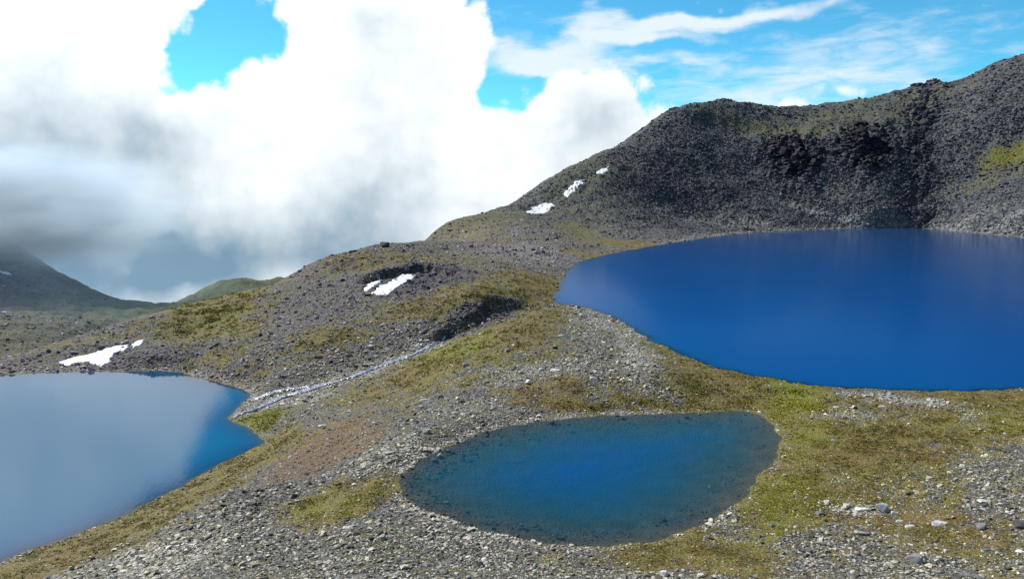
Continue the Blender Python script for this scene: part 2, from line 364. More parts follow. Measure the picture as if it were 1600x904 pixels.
G_BARE = patch([(1310,842,100,26,.9),(1270,870,70,24,.7),(1400,885,130,18,.8),(1540,735,75,42,.95),(1590,710,50,30,.9),(1350,796,70,10,.9),(1440,745,70,26,.5),(1390,622,90,9,.8),(1470,632,50,9,.8),(1520,650,30,12,.8),(1330,652,60,10,.6),(1120,845,40,14,.5),(1540,890,90,16,.6),(480,735,90,26,.8),(400,772,80,24,.8)])
G_GRASS = G_GRASS * (1 - 0.72 * G_BARE)
G_LUSH = patch([(540,785,60,16,1),(405,658,40,13,.9),(1255,606,55,9,1),(1572,250,40,16,.9),(720,540,50,20,.6),(1215,775,70,36,.55),(330,466,60,8,.5),(1190,845,50,20,.5),(1060,548,60,12,.5),(1540,655,60,20,.35),(640,625,30,10,.5)])
G_RUST = patch([(510,700,110,38,1),(440,715,60,20,.7),(850,608,70,26,.8),(880,638,60,8,.9),(830,492,40,12,.6),(1430,690,110,34,.6),(1330,690,120,30,.5),(1130,870,80,20,.5),(1450,810,70,20,.6),(1050,520,60,10,.4),(1540,620,60,10,.6),(620,400,80,12,.4),(1480,640,60,14,.5),(760,480,30,8,.3)])
G_PALE = patch([(950,492,60,10,.8),(985,520,25,14,.9),(1000,560,35,26,.8),(1010,600,60,20,.6),(900,485,40,8,.6),(640,700,60,20,.8),(240,880,90,30,.8),(120,895,60,14,.5),(1350,795,50,10,.9),(1380,622,60,8,.8),(1450,628,50,8,.8),(1510,645,30,12,.7),(1545,668,25,12,.7),
    (840,580,90,16,.5),(1330,650,70,10,.5),(470,625,60,6,.8),(420,632,40,6,.7),(740,640,60,20,.4),(760,360,70,12,.5),(820,395,80,14,.5),(1150,352,160,7,.6),(1330,350,150,8,.9),(1500,352,90,10,.7),(1570,345,50,14,.7),(1260,300,70,20,.35)] + [(x_, y_, 36, 8, .9) for x_, y_ in ((670,543),(640,557),(615,566),(585,577),(560,586),(535,594),(505,603),(480,611),(450,619),(420,631),(395,641))])
G_PALE = np.maximum(G_PALE, (np.exp(-((S['pond'] - 1.2) / 1.3) ** 2) * 0.75).astype(np.float32))
G_PALE = np.maximum(G_PALE, (np.exp(-((S['right'] - 5) / 7.0) ** 2) * 0.7 * sst(GD, 560, 760)).astype(np.float32))
G_PALE = np.maximum(G_PALE, (np.exp(-((S['left'] - 2) / 2.5) ** 2) * 0.6).astype(np.float32))
G_DARK = patch([(1238,240,48,36,1.1),(1350,222,48,34,1.1),(660,428,75,18,.9),(700,432,40,12,.9),(762,484,36,7,1),(730,498,34,8,1),(694,517,30,8,.9),(795,473,30,4,.7),(480,735,80,28,.6),(400,770,70,25,.4),(200,560,70,12,.6),(300,545,60,15,.4),(1440,140,40,14,.6),(1000,300,120,50,.35),(1100,285,100,40,.45)])  # dark rock and soil; the gorge bank's shade is put into it too

# ribs on the two crags of the mountain, steep bank of the outlet gorge
_u = X * 0.9 - H * 0.75 + fbm(X, Y, 30, 3, .5, 8) * 9; _v = X * 0.5 + H * 0.8
rib = np.abs(pnoise(_u / 17.0, _v / 46.0, 5)) * 2
rib2 = np.abs(pnoise(_u / 6.0, _v / 14.0, 9)) * 2
CRAG = patch([(1238,240,46,34,1),(1350,220,46,32,1),(1440,140,26,12,.5)])
H = H + CRAG * ((rib - 0.40) * 18.0 + (rib2 - .35) * 8.0) * sst(GD, 900, 980)
def bank(line, h, w, win):
    P = [cast(px, py) for px, py in line]; P = np.array([(d * math.sin(a), d * math.cos(a)) for a, d in P])
    best = np.full(X.shape, 1e9); sg = np.zeros(X.shape); tt = np.zeros(X.shape); n = len(P) - 1
    for i in range(n):
        e = P[i + 1] - P[i]; L2 = (e * e).sum(); t = np.clip(((X - P[i, 0]) * e[0] + (Y - P[i, 1]) * e[1]) / L2, 0, 1)
        dx = X - P[i, 0] - t * e[0]; dy = Y - P[i, 1] - t * e[1]; d = np.hypot(dx, dy); m = d < best
        best = np.where(m, d, best); sg = np.where(m, np.sign(e[0] * dy - e[1] * dx), sg); tt = np.where(m, (i + t) / n, tt)
    b_ = best * sg + fbm(X, Y, 16, 3, 0.6, 61) * 5
    return h * (np.tanh(b_ / w) - np.tanh(b_ / (w * 4))) * sst(tt, 0, 0.18) * sst(1 - tt, 0, 0.18) * np.exp(-(best / win) ** 2)
H = H + bank([(660,536),(690,522),(715,508),(745,492),(780,478),(825,472)], 3.4, 2.0, 11) * sst(NEAR, 3, 12)
H = H + bank([(552,446),(590,432),(620,424),(660,418),(700,424),(726,434)], 6.0, 3.0, 22)
GORGE = patch([(750,488,45,9,1),(700,506,36,14,.9),(660,428,70,15,.8)])
H = H + GORGE * (np.abs(pnoise(X / 7.0, Y / 7.0, 15)) - 0.3) * 5.0 * sst(NEAR, 4, 14)
TAN = (H - EYE) / GD; RUN = np.maximum.accumulate(TAN, axis=0); VIS = TAN >= RUN - 1e-6

def add_attr(me, name, *chan):
    n = len(chan[0]); a = me.attributes.new(name, 'FLOAT_COLOR', 'POINT')
    buf = np.ones((n, 4), np.float32)
    for i, c in enumerate(chan): buf[:, i] = c
    a.data.foreach_set('color', buf.ravel())
def quads_mesh(name, V, Q, smooth=True):
    me = bpy.data.meshes.new(name)
    me.vertices.add(len(V)); me.vertices.foreach_set('co', V.astype(np.float32).ravel())
    me.loops.add(Q.size); me.loops.foreach_set('vertex_index', Q.astype(np.int32).ravel())
    me.polygons.add(len(Q)); me.polygons.foreach_set('loop_start', np.arange(0, Q.size, 4, dtype=np.int32))
    me.update(calc_edges=True); me.polygons.foreach_set('use_smooth', np.full(len(Q), smooth)); me.validate()
    return me
def link(name, me, mat=None, parent=None):
    o = bpy.data.objects.new(name, me); C.objects.link(o)
    if mat is not None: me.materials.clear(); me.materials.append(mat)
    if parent: o.parent = parent
    return o
def tag(o, label, cat=None, group=None, kind=None):
    o['label'] = label
    if cat: o['category'] = cat
    if group: o['group'] = group
    if kind: o['kind'] = kind
    return o

# ------------------------------------------------------------------ materials
def new_mat(name):
    m = bpy.data.materials.new(name); m.use_nodes = True; nt = m.node_tree; nt.nodes.clear()
    b = NB(nt); out = nt.nodes.new('ShaderNodeOutputMaterial'); p = nt.nodes.new('ShaderNodeBsdfPrincipled')
    nt.links.new(p.outputs[0], out.inputs[0]); return m, b, p, out
def mat_land():
    m, b, p, out = new_mat('stony_alpine_ground')
    geo = b.N.new('ShaderNodeNewGeometry'); pos = geo.outputs['Position']
    m1 = b.sep(b.attr('cover').outputs['Color']); m2 = b.sep(b.attr('rock').outputs['Color'])
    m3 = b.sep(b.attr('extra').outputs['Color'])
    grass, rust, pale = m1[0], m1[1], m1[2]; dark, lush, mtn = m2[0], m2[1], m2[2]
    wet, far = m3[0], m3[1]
    # stones: two sizes of cells
    va = b.voro(pos, 1.7); vb = b.voro(pos, 0.42); vp = b.voro(pos, 2.3)
    ca = b.sep(va.outputs['Color'])[0]; cb = b.sep(vb.outputs['Color'])[1]; 
    cell = b.mix_f(mtn, ca, cb)
    n_big = b.noise(pos, 0.035, 3, 0.6)[0]; n_mid = b.noise(pos, 0.22, 4, 0.65)[0]; n_fine = b.noise(pos, 1.6, 3, 0.65)[0]; n_vf = b.noise(pos, 7.0, 2, 0.6)[0]
    stone = b.mix(b.sstep(cell, 0.15, 0.95), (0.016, 0.017, 0.018), (0.125, 0.127, 0.125))
    stone = b.mix(b.mul(b.sstep(n_mid, 0.35, 0.7), 0.45), stone, (0.095, 0.090, 0.075))
    stone = b.mix(b.mul(b.sstep(n_big, 0.45, 0.65), 0.35), stone, (0.075, 0.068, 0.090))
    stone = b.mix(b.mul(pale, 0.75), stone, b.mix(b.sstep(cell, 0.2, 0.9), (0.15, 0.147, 0.135), (0.42, 0.41, 0.385)))
    mst = b.mix(b.sstep(b.add(b.mul(cb, .6), b.mul(n_fine, .4)), 0.2, 0.85), (0.020, 0.023, 0.031), (0.095, 0.100, 0.112))
    stone = b.mix(b.mul(mtn, b.sub(1.0, b.mul(pale, 0.7))), stone, mst)
    stone = b.mix(b.mul(dark, 0.92), stone, b.mix(cell, (0.014, 0.015, 0.021), (0.052, 0.053, 0.064)))
    stone = b.mix(b.mul(far, 0.85), stone, b.mix(b.sstep(b.add(b.mul(n_mid, 0.5), b.mul(n_big, 0.5)), 0.35, 0.65), (0.010, 0.014, 0.019), (0.060, 0.068, 0.072)))  # far stone darkened in the colour to carry the left hill's cloud shade
    soil = b.mix(n_fine, (0.055, 0.034, 0.018), (0.155, 0.092, 0.045))
    gcol = b.mix(b.sstep(n_mid, 0.3, 0.72), (0.075, 0.064, 0.010), (0.145, 0.112, 0.016))
    gcol = b.mix(b.mul(lush, 0.85), gcol, b.mix(n_fine, (0.070, 0.095, 0.004), (0.175, 0.175, 0.006)))
    gcol = b.mix(b.mul(b.sstep(n_vf, 0.4, 0.65), 0.4), gcol, (0.035, 0.036, 0.012)); gcol = b.mix(b.mul(b.sstep(n_big, 0.46, 0.6), 0.5), gcol, (0.105, 0.066, 0.024))
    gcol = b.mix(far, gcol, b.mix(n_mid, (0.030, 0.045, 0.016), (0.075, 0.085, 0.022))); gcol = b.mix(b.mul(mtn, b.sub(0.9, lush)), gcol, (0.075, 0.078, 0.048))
    brk = b.add(b.mul(b.sub(n_fine, 0.5), 1.7), b.mul(b.sub(n_mid, 0.5), 2.2))
    rm = b.sstep(b.add(rust, brk), 0.30, 0.75)
    gm = b.sstep(b.add(grass, brk), 0.22, 0.66)
    # a little moss nearly everywhere on near ground
    moss = b.mul(b.sstep(b.add(n_mid, b.mul(b.sub(n_vf, 0.5), 0.5)), 0.44, 0.62), b.mul(b.sub(1.0, dark), 0.8))
    col = b.mix(b.mul(moss, b.lin(mtn, 0, 1, 1.0, 0.18)), stone, (0.080, 0.070, 0.020))
    col = b.mix(b.mul(rm, 0.85), col, soil)
    col = b.mix(b.mul(gm, 0.92), col, gcol)
    pr = b.sep(vp.outputs['Color'])
    peb = b.mul(b.sstep(vp.outputs['Distance'], 0.34, 0.24), b.math('GREATER_THAN', b.add(pr[0], b.mul(b.sub(n_mid, 0.5), 1.2)), 0.58))
    col = b.mix(b.mul(peb, b.sub(1.0, mtn)), col, b.mix(pr[1], (0.10, 0.10, 0.09), (0.32, 0.31, 0.285)))
    col = b.mix(wet, col, b.mix(n_mid, (0.020, 0.018, 0.015), (0.150, 0.125, 0.085)))
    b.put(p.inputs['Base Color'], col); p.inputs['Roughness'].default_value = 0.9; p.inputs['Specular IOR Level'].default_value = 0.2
    hs = b.add(b.mul(b.math('SUBTRACT', 1.0, va.outputs['Distance']), 0.32), b.mul(n_fine, 0.35))
    hm = b.add(b.mul(b.math('SUBTRACT', 1.0, vb.outputs['Distance']), 1.3), b.mul(n_mid, 1.4))
    hh = b.mix_f(mtn, hs, hm)
    soft = b.sub(1.0, b.mul(b.math('MAXIMUM', gm, b.mul(rm, 0.7)), 0.3))
    nrm = b.bump(hh, 1.0, soft)
    b.put(p.inputs['Normal'], nrm)
    return m
def _mixf(s, f, a, c):
    n = s.N.new('ShaderNodeMix'); n.data_type = 'FLOAT'; s.put(n.inputs[0], f); s.put(n.inputs[2], a); s.put(n.inputs[3], c); return n.outputs[0]
NB.mix_f = _mixf
M_LAND = mat_land()

def mat_rock(name='loose_rock', inst=True):
    m, b, p, out = new_mat(name)
    geo = b.N.new('ShaderNodeNewGeometry'); tc = b.N.new('ShaderNodeTexCoord')
    if inst:
        tone = b.attr('tone', 'INSTANCER').outputs['Color']
    else:
        oi = b.N.new('ShaderNodeObjectInfo'); tone = oi.outputs['Color']
    n = b.noise(geo.outputs['Position'], 2.2, 2, 0.65)[0]
    n2 = b.noise(tc.outputs['Object'], 2.4, 3, 0.6)[0]
    col = b.mix(b.sstep(n, 0.3, 0.75), b.mix(1.0, tone, (0.6, 0.6, 0.62), 'MULTIPLY'), b.mix(1.0, tone, (1.12, 1.12, 1.1), 'MULTIPLY'))
    col = b.mix(b.mul(b.sstep(n2, 0.58, 0.68), 0.45), col, (0.10, 0.095, 0.06))
    b.put(p.inputs['Base Color'], col); p.inputs['Roughness'].default_value = 0.85; p.inputs['Specular IOR Level'].default_value = 0.3
    b.put(p.inputs['Normal'], b.bump(n2, 0.12, 0.6))
    return m
M_ROCKI = mat_rock('scree_rock', True); M_ROCK = mat_rock('boulder_rock', False)

def mat_water(name, deep, mid, k, rip, spec=0.75, grz=1.0, rgh=0.06):
    m, b, p, out = new_mat(name); nt = m.node_tree; nt.nodes.remove(p)
    geo = b.N.new('ShaderNodeNewGeometry'); pos = geo.outputs['Position']
    depth = b.attr('depth').outputs['Fac']
    # water gets denser with depth: absorbed light follows exp(-k depth)
    body = b.sub(1.0, b.math('EXPONENT', b.mul(depth, -k)))
    nb = b.noise(pos, 0.012, 3, 0.5)[0]
    dcol = b.mix(b.sstep(depth, 0.8, 6.0), mid, deep)
    dcol = b.mix(b.mul(b.sstep(nb, 0.35, 0.65), 0.25), dcol, b.mix(1.0, dcol, (0.8, 0.75, 0.8), 'MULTIPLY'))
    dif = nt.nodes.new('ShaderNodeBsdfDiffuse'); b.put(dif.inputs[0], dcol)
    tr = nt.nodes.new('ShaderNodeBsdfTransparent'); tr.inputs[0].default_value = (0.72, 0.78, 0.82, 1)
    mx = nt.nodes.new('ShaderNodeMixShader'); b.put(mx.inputs[0], body); nt.links.new(tr.outputs[0], mx.inputs[1]); nt.links.new(dif.outputs[0], mx.inputs[2])
    w = b.vmath('MULTIPLY', pos, (1.0, 0.35, 1.0))
    r1 = b.noise(w, 0.9, 3, 0.55)[0]; r2 = b.noise(pos, 3.5, 2, 0.5)[0]
    nrm = b.bump(b.add(r1, b.mul(r2, 0.3)), rip, 1.0)
    gl = nt.nodes.new('ShaderNodeBsdfGlossy'); gl.inputs['Roughness'].default_value = rgh; b.put(gl.inputs['Normal'], nrm)
    fr = nt.nodes.new('ShaderNodeFresnel'); fr.inputs['IOR'].default_value = 1.33
    fac = b.mul(b.math('POWER', fr.outputs[0], grz), spec)
    mx2 = nt.nodes.new('ShaderNodeMixShader'); b.put(mx2.inputs[0], fac); nt.links.new(mx.outputs[0], mx2.inputs[1]); nt.links.new(gl.outputs[0], mx2.inputs[2])
    nt.links.new(mx2.outputs[0], out.inputs[0]); return m
M_LAKE = mat_water('deep_lake_water', (0.000, 0.042, 0.165), (0.0, 0.046, 0.150), 1.1, 0.006, 1.7, 2.1, 0.16)
M_POND = mat_water('pond_water', (0.000, 0.054, 0.195), (0.001, 0.075, 0.115), 0.30, 0.02, 0.40)
M_TARN = mat_water('misty_lake_water', (0.000, 0.070, 0.150), (0.00, 0.056, 0.150), 0.9, 0.010, 1.08)

def mat_snow():
    m, b, p, out = new_mat('old_snow'); geo = b.N.new('ShaderNodeNewGeometry')
    n = b.noise(geo.outputs['Position'], 0.7, 5, 0.6)[0]
    b.put(p.inputs['Base Color'], b.mix(b.sstep(n, 0.45, 0.75), (0.56, 0.58, 0.60), (0.26, 0.25, 0.24)))
    p.inputs['Roughness'].default_value = 0.6
    b.put(p.inputs['Normal'], b.bump(n, 0.5, 0.5)); return m
M_SNOW = mat_snow()
def mat_stream():
    m, b, p, out = new_mat('tumbling_stream_water'); geo = b.N.new('ShaderNodeNewGeometry')
    n = b.noise(geo.outputs['Position'], 0.9, 5, 0.65)[0]
    b.put(p.inputs['Base Color'], b.mix(b.sstep(n, 0.38, 0.56), (0.36, 0.38, 0.45), (0.07, 0.08, 0.12)))
    p.inputs['Roughness'].default_value = 0.25
    b.put(p.inputs['Normal'], b.bump(n, 0.4, 0.8)); return m
M_STREAM = mat_stream()

# ------------------------------------------------------------------ the land, split into its pieces of terrain
VALL = np.stack([X, Y, H], -1).reshape(-1, 3)
ii = (np.arange(ND - 1)[:, None] * NA + np.arange(NA - 1)[None]); QALL = np.stack([ii, ii + 1, ii + NA + 1, ii + NA], -1)
G_GRASS = G_GRASS * (1 - np.clip(G_DARK * 1.2, 0, 1) * (GD < 600))
MASKS = dict(grass=G_GRASS.ravel(), rust=G_RUST.ravel(), pale=G_PALE.ravel(), dark=G_DARK.ravel(), lush=G_LUSH.ravel(), mtn=MTN.ravel(),
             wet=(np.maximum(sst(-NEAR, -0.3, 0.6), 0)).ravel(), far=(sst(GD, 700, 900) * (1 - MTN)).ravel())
cq = lambda G: 0.25 * (G[:-1, :-1] + G[1:, :-1] + G[:-1, 1:] + G[1:, 1:])
qa, qd = cq(GA), cq(GD)
def px_to_az(px): d = ray(px, 452); return math.atan2(d[0], d[1])
# stream line on the ground (world) splits the hillside from the mound
STREAM = np.array([[d * math.sin(a), d * math.cos(a)] for a, d in [cast(px, py) for px, py in ((690,533),(650,553),(600,571),(560,586),(520,599),(480,611),(440,623),(400,640),(372,650))]])
d_split = np.interp(qa, [px_to_az(p) for p in (300, 380, 440, 520, 600, 690, 780, 870)], [math.hypot(*at_z(380,648,-25)[:2])] * 2 + [math.hypot(*at_z(*p)[:2]) for p in ((440,623,-23.2),(520,599,-19.5),(600,571,-15.5),(690,533,-9.5),(790,494,-4),(868,473,0))])
reg = np.zeros(qa.shape, int)                                        # 0 near ground
reg[(qd > d_split) & (qa < px_to_az(868))] = 1                       # hillside beyond the stream
reg[(qd > np.interp(qa, [px_to_az(p) for p in (600, 760, 900, 1000, 1200)], [610, 610, 610, 600, 500])) & (qa > px_to_az(640))] = 2   # mountain
back = np.interp(qa, [px_to_az(p) for p in (-400, 0, 60, 200, 300, 440, 540, 620, 700)], [465, 470, 470, 500, 540, 600, 640, 680, 1200])
reg[(qd > back) & (qa < px_to_az(680)) & (reg != 2)] = 3             # valley beyond
reg[(qd > np.interp(qa, [px_to_az(p) for p in (-600, 0, 100, 215, 240)], [900, 980, 1080, 1230, 2600])) & (qa < px_to_az(235))] = 4    # misty hill
reg[(qd > 1400) & (qa >= px_to_az(235)) & (qa < px_to_az(640))] = 5  # far knoll
TERR = [('ground', 'stony grass isthmus and foreground scree around the pond'), ('hillside', 'purplish stony hillside between the left lake and the ridge'),
        ('mountain', 'dark boulder covered mountain behind the big blue lake'), ('valley', 'dull green valley floor beyond the left ridge'),
        ('hill', 'dark hill at far left with its top in the cloud'), ('hill', 'small far green knoll under the cloud')]
for k, (nm, lb) in enumerate(TERR):
    Q = QALL[reg == k]
    if not len(Q): continue
    u, inv = np.unique(Q, return_inverse=True); me = quads_mesh(nm, VALL[u], inv.reshape(-1, 4))
    add_attr(me, 'cover', MASKS['grass'][u], MASKS['rust'][u], MASKS['pale'][u])
    add_attr(me, 'rock', MASKS['dark'][u], MASKS['lush'][u], MASKS['mtn'][u])
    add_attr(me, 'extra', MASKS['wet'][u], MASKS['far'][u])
    o = link(nm, me, M_LAND); tag(o, lb, kind='structure')

# ------------------------------------------------------------------ the three waters
def water(name, key, mat, label, stride):
    s = S[key][::stride, ::stride]; n0, n1 = s.shape
    V = np.stack([X[::stride, ::stride], Y[::stride, ::stride], np.full(s.shape, LZ[key])], -1).reshape(-1, 3)
    dep = np.maximum(LZ[key] - H[::stride, ::stride], 0).ravel()
    q = np.arange(n0 - 1)[:, None] * n1 + np.arange(n1 - 1)[None]; Q = np.stack([q, q + 1, q + n1 + 1, q + n1], -1)
    smin = np.minimum(np.minimum(s[:-1, :-1], s[1:, :-1]), np.minimum(s[:-1, 1:], s[1:, 1:]))
    Q = Q[smin < 1.0]; u, inv = np.unique(Q, return_inverse=True)
    me = quads_mesh(name, V[u], inv.reshape(-1, 4)); a = me.attributes.new('depth', 'FLOAT', 'POINT'); a.data.foreach_set('value', dep[u].astype(np.float32))
    o = link(name, me, mat); tag(o, label, kind='structure'); return o
water('lake', 'right', M_LAKE, 'large deep blue mountain lake below the dark mountain', 2)
water('pond', 'pond', M_POND, 'small oval blue pond with stones showing in its shallows', 1)
water('lake', 'left', M_TARN, 'pale lake at left mirroring the cloud', 2)

# ------------------------------------------------------------------ patches that lie on the land
def in_poly(P, x, y): return sdist(np.array(P, float), x, y)
def drape(name, poly_px, thick, mat, cell=1.2, lift=0.05, edge=4.0, wob=2.2, seed=0):
    """a thin body lying on the land, outline given by directions in the photo, found on the terrain"""
    pts = [cast(px, py) for px, py in poly_px]
    P = np.array([(d * math.sin(a), d * math.cos(a)) for a, d in pts])
    d0 = float(np.mean([d for _, d in pts])); c = cell * d0 / F
    x0, y0 = P.min(0) - 3 * c; x1, y1 = P.max(0) + 3 * c
    ny = max(8, min(260, int((y1 - y0) / (c * 2.0)))); nx = max(8, min(360, int((x1 - x0) / c)))
    xs, ys = np.meshgrid(np.linspace(x0, x1, nx), np.linspace(y0, y1, ny))
    s = sdist(P, xs.ravel(), ys.ravel()).reshape(xs.shape) + fbm(xs, ys, wob * 6 * c, 4, 0.6, seed + 5) * wob * c * 2.2
    t = np.clip(-s / (edge * c), 0, 1)
    z = height(xs, ys) + lift + thick * np.sqrt(t) - (s > 0) * (0.5 * thick + lift + 0.2)
    V = np.stack([xs, ys, z], -1).reshape(-1, 3)
    q = np.arange(ny - 1)[:, None] * nx + np.arange(nx - 1)[None]; Q = np.stack([q, q + 1, q + nx + 1, q + nx], -1)
    smin = np.minimum(np.minimum(s[:-1, :-1], s[1:, :-1]), np.minimum(s[:-1, 1:], s[1:, 1:]))
    Q = Q[smin < 0]; u, inv = np.unique(Q, return_inverse=True)
    return link(name, quads_mesh(name, V[u], inv.reshape(-1, 4)), mat)
SNOW = [
 ([(822,331),(832,325),(845,322),(860,319),(867,322),(858,329),(845,334),(830,335)], 'broad white snow patch low on the left flank of the mountain'),
 ([(880,306),(883,298),(892,291),(900,284),(912,281),(911,287),(901,294),(894,303),(886,308)], 'slanting white snow streak above the broad patch on the mountain'),
 ([(933,271),(940,265),(951,263),(950,269),(941,272)], 'smallest and highest snow patch on the mountain flank'),
 ([(582,458),(592,448),(606,444),(620,436),(634,430),(648,431),(642,438),(628,445),(616,454),(600,460)], 'slanting snow patch in the dark hollow of the hillside'),
 ([(568,452),(578,443),(592,436),(596,439),(586,448),(574,456)], 'thin broken snow strip beside the snow patch in the hillside hollow'),
 ([(88,569),(115,561),(145,553),(165,545),(180,542),(203,541),(196,549),(178,554),(172,566),(160,572),(135,566),(110,571)], 'long snow bank just above the far shore of the left lake'),
 ([(204,540),(212,534),(224,533),(220,539),(210,543)], 'tiny snow scrap at the upper end of the lakeside snow bank'),
 ([(0,424),(10,425),(19,432),(12,433),(0,428)], 'pale snow sliver on the misty hill at far left'),
]
for i, (poly, lb) in enumerate(SNOW):
    o = drape('snow_patch', poly, 0.35, M_SNOW, cell=0.8, lift=0.30, wob=2.3, seed=i); tag(o, lb, 'snow patch', 'snow patches')
def band(line, w):
    up = [(x, y - h) for (x, y), h in zip(line, w)]; dn = [(x, y + h) for (x, y), h in zip(line, w)]; return up + dn[::-1]
sl = [(696,529),(670,543),(640,557),(615,566),(585,577),(560,586),(535,594),(505,603),(480,611),(450,619),(420,631),(395,641),(366,651)]
o = drape('stream', band(sl, [1,1.3,1.6,1.8,1.6,2,1.6,2,2.5,2.6,2.6,2.2,1.3]), 0.12, M_STREAM, cell=0.6, lift=0.28, wob=1.4, seed=40)
tag(o, 'white tumbling stream running down to the left lake', kind='structure')
sl2 = [(500,604),(470,608),(440,611),(410,620),(392,626)]
o = drape('stream', band(sl2, [1.2,1.6,1.8,2,1.4]), 0.12, M_STREAM, cell=0.6, lift=0.25, wob=1.4, seed=44)
tag(o, 'upper braid of the stream beside the green spit', kind='structure')

# ------------------------------------------------------------------ rocks
def rock_mesh(name, seed, flat=0.55, n=15, cuts=0):
    r = random.Random(seed); bm = bmesh.new()
    for k in range(n):
        u = r.uniform(-1, 1); th = r.uniform(0, 2 * math.pi); s_ = math.sqrt(1 - u * u); rad = r.uniform(0.72, 1.0)
        x, y, z = s_ * math.cos(th), s_ * math.sin(th), u
        # push towards a slab so faces come out broad and angular
        z = max(-0.62, min(0.62, z * 1.3)); y *= 0.78
        bm.verts.new((x * rad * 0.5, y * rad * 0.5, z * flat * 0.5 + 0.12 * flat))
    res = bmesh.ops.convex_hull(bm, input=list(bm.verts))
    bmesh.ops.delete(bm, geom=list({e for e in res['geom_interior'] + res['geom_unused'] if isinstance(e, bmesh.types.BMVert)}), context='VERTS')
    if cuts:
        bmesh.ops.bevel(bm, geom=list(bm.edges), offset=0.03, segments=1, affect='EDGES')
    bmesh.ops.recalc_face_normals(bm, faces=bm.faces)
    me = bpy.data.meshes.new(name); bm.to_mesh(me); bm.free(); return me
PROTO = [rock_mesh('rock', 100 + k, [0.75, 0.55, 0.42, 0.62, 0.35, 0.85, 0.5, 0.45][k]) for k in range(8)]
BIG = [rock_mesh('boulder', 300 + k, [0.8, 0.6, 0.75, 0.32, 0.28, 0.95][k], 18, 1) for k in range(6)]   # 3, 4 are slabs
pcol = bpy.data.collections.new('rock_shapes')
for k, me in enumerate(PROTO):
    me.materials.append(M_ROCKI); po = bpy.data.objects.new('rock_shape_%d' % k, me); pcol.objects.link(po)

def scatter(N):
    r = np.random.default_rng(21)
    # cell weights: apparent size in the view, plus some for the hidden ground
    dpy = np.abs(np.diff(np.arctan(TAN), axis=0))[:, :-1] * F; dpx = (np.diff(AZ) * F)[None]
    vis = (VIS[:-1, :-1] & VIS[1:, :-1])
    area = dpx * dpy
    infr = (np.abs(GA[:-1, :-1]) < R(37)) & (GD[:-1, :-1] > 66)
    w = np.where(vis, area, 0.25 * np.minimum(area, 1.0)) * np.where(infr, 1, 0.04)
    c = lambda G: G[:-1, :-1]
    dens = 0.92 - 0.62 * np.clip(c(G_GRASS), 0, 1) - 0.35 * np.clip(c(G_RUST), 0, 1) + 0.8 * c(G_PALE) + 0.2 * c(G_DARK) + 0.3 * c(G_BARE) - 0.3 * c(CRAG)
    clump = c(fbm(X, Y, 14, 4, 0.6, 201)); dens = dens * (0.75 + 1.3 * np.clip(clump + 0.15, 0, 1))
    dens = np.clip(dens, 0.09, 2.0)
    under = c(NEAR) < 0.3
    dens = np.where(under, np.where((c(S['pond']) < 0.3) & (c(S['pond']) > -9), 0.22, 0.0), dens)
    sdst = np.full(c(X).shape, 1e9)
    for i in range(len(STREAM) - 1):
        p0, e = STREAM[i], STREAM[i + 1] - STREAM[i]; t = np.clip(((c(X) - p0[0]) * e[0] + (c(Y) - p0[1]) * e[1]) / (e @ e), 0, 1)
        sdst = np.minimum(sdst, np.hypot(c(X) - p0[0] - t * e[0], c(Y) - p0[1] - t * e[1]))
    dens = dens * (0.12 + 0.88 * sst(sdst, 1.0, 3.0))
    dens = np.where((c(GD) > 1000) & (c(GA) < px_to_az(620)), 0.15, dens)
    dens = np.where(c(GD) > 1450, 0, dens)
    w = (w * dens).ravel(); w = np.nan_to_num(w); cdf = np.cumsum(w); cdf /= cdf[-1]
    k = np.searchsorted(cdf, r.random(N)); ri, ci = np.unravel_index(k, area.shape)
    fr, fc = r.random(N), r.random(N)
    a = AZ[ci] + (AZ[ci + 1] - AZ[ci]) * fc; d = np.exp(LOGD[ri] + (LOGD[ri + 1] - LOGD[ri]) * fr)
    x, y = d * np.sin(a), d * np.cos(a); z = bil(H, a, d)
    g = bil(G_GRASS, a, d); pl = bil(G_PALE, a, d); dk = bil(G_DARK, a, d); mt = bil(MTN, a, d); ru = bil(G_RUST, a, d)
    spx = np.exp(r.normal(math.log(3.0), 0.58, N)); spx = np.clip(spx, 1.5, 15) * (1 - 0.45 * np.clip(g, 0, 1)) * (1 - 0.2 * ru)
    spx *= 1 + 0.22 * (d < 185) * (1 - np.clip(g, 0, 1)); spx *= np.where((d > 185) & (d < 330), 0.80, 1.0)
    spx *= 1 - 0.25 * bil((sst(GD, 300, 420) * (1 - MTN)), a, d)
    cg = bil(CRAG, a, d); spx = np.where(mt > 0.4, np.clip(spx, 1.5, 7.0) * (0.85 + 1.5 * np.clip(cg, 0, 1)), spx)
    size = np.maximum(spx * d / F, 0.16)
    size = np.where(d < 120, np.minimum(size, 1.3), size)
    return dict(x=x, y=y, z=z, a=a, d=d, g=g, pl=pl, dk=dk, mt=mt, ru=ru, size=size, spx=size * F / d, n=N, r=r)
SC = scatter(235000)
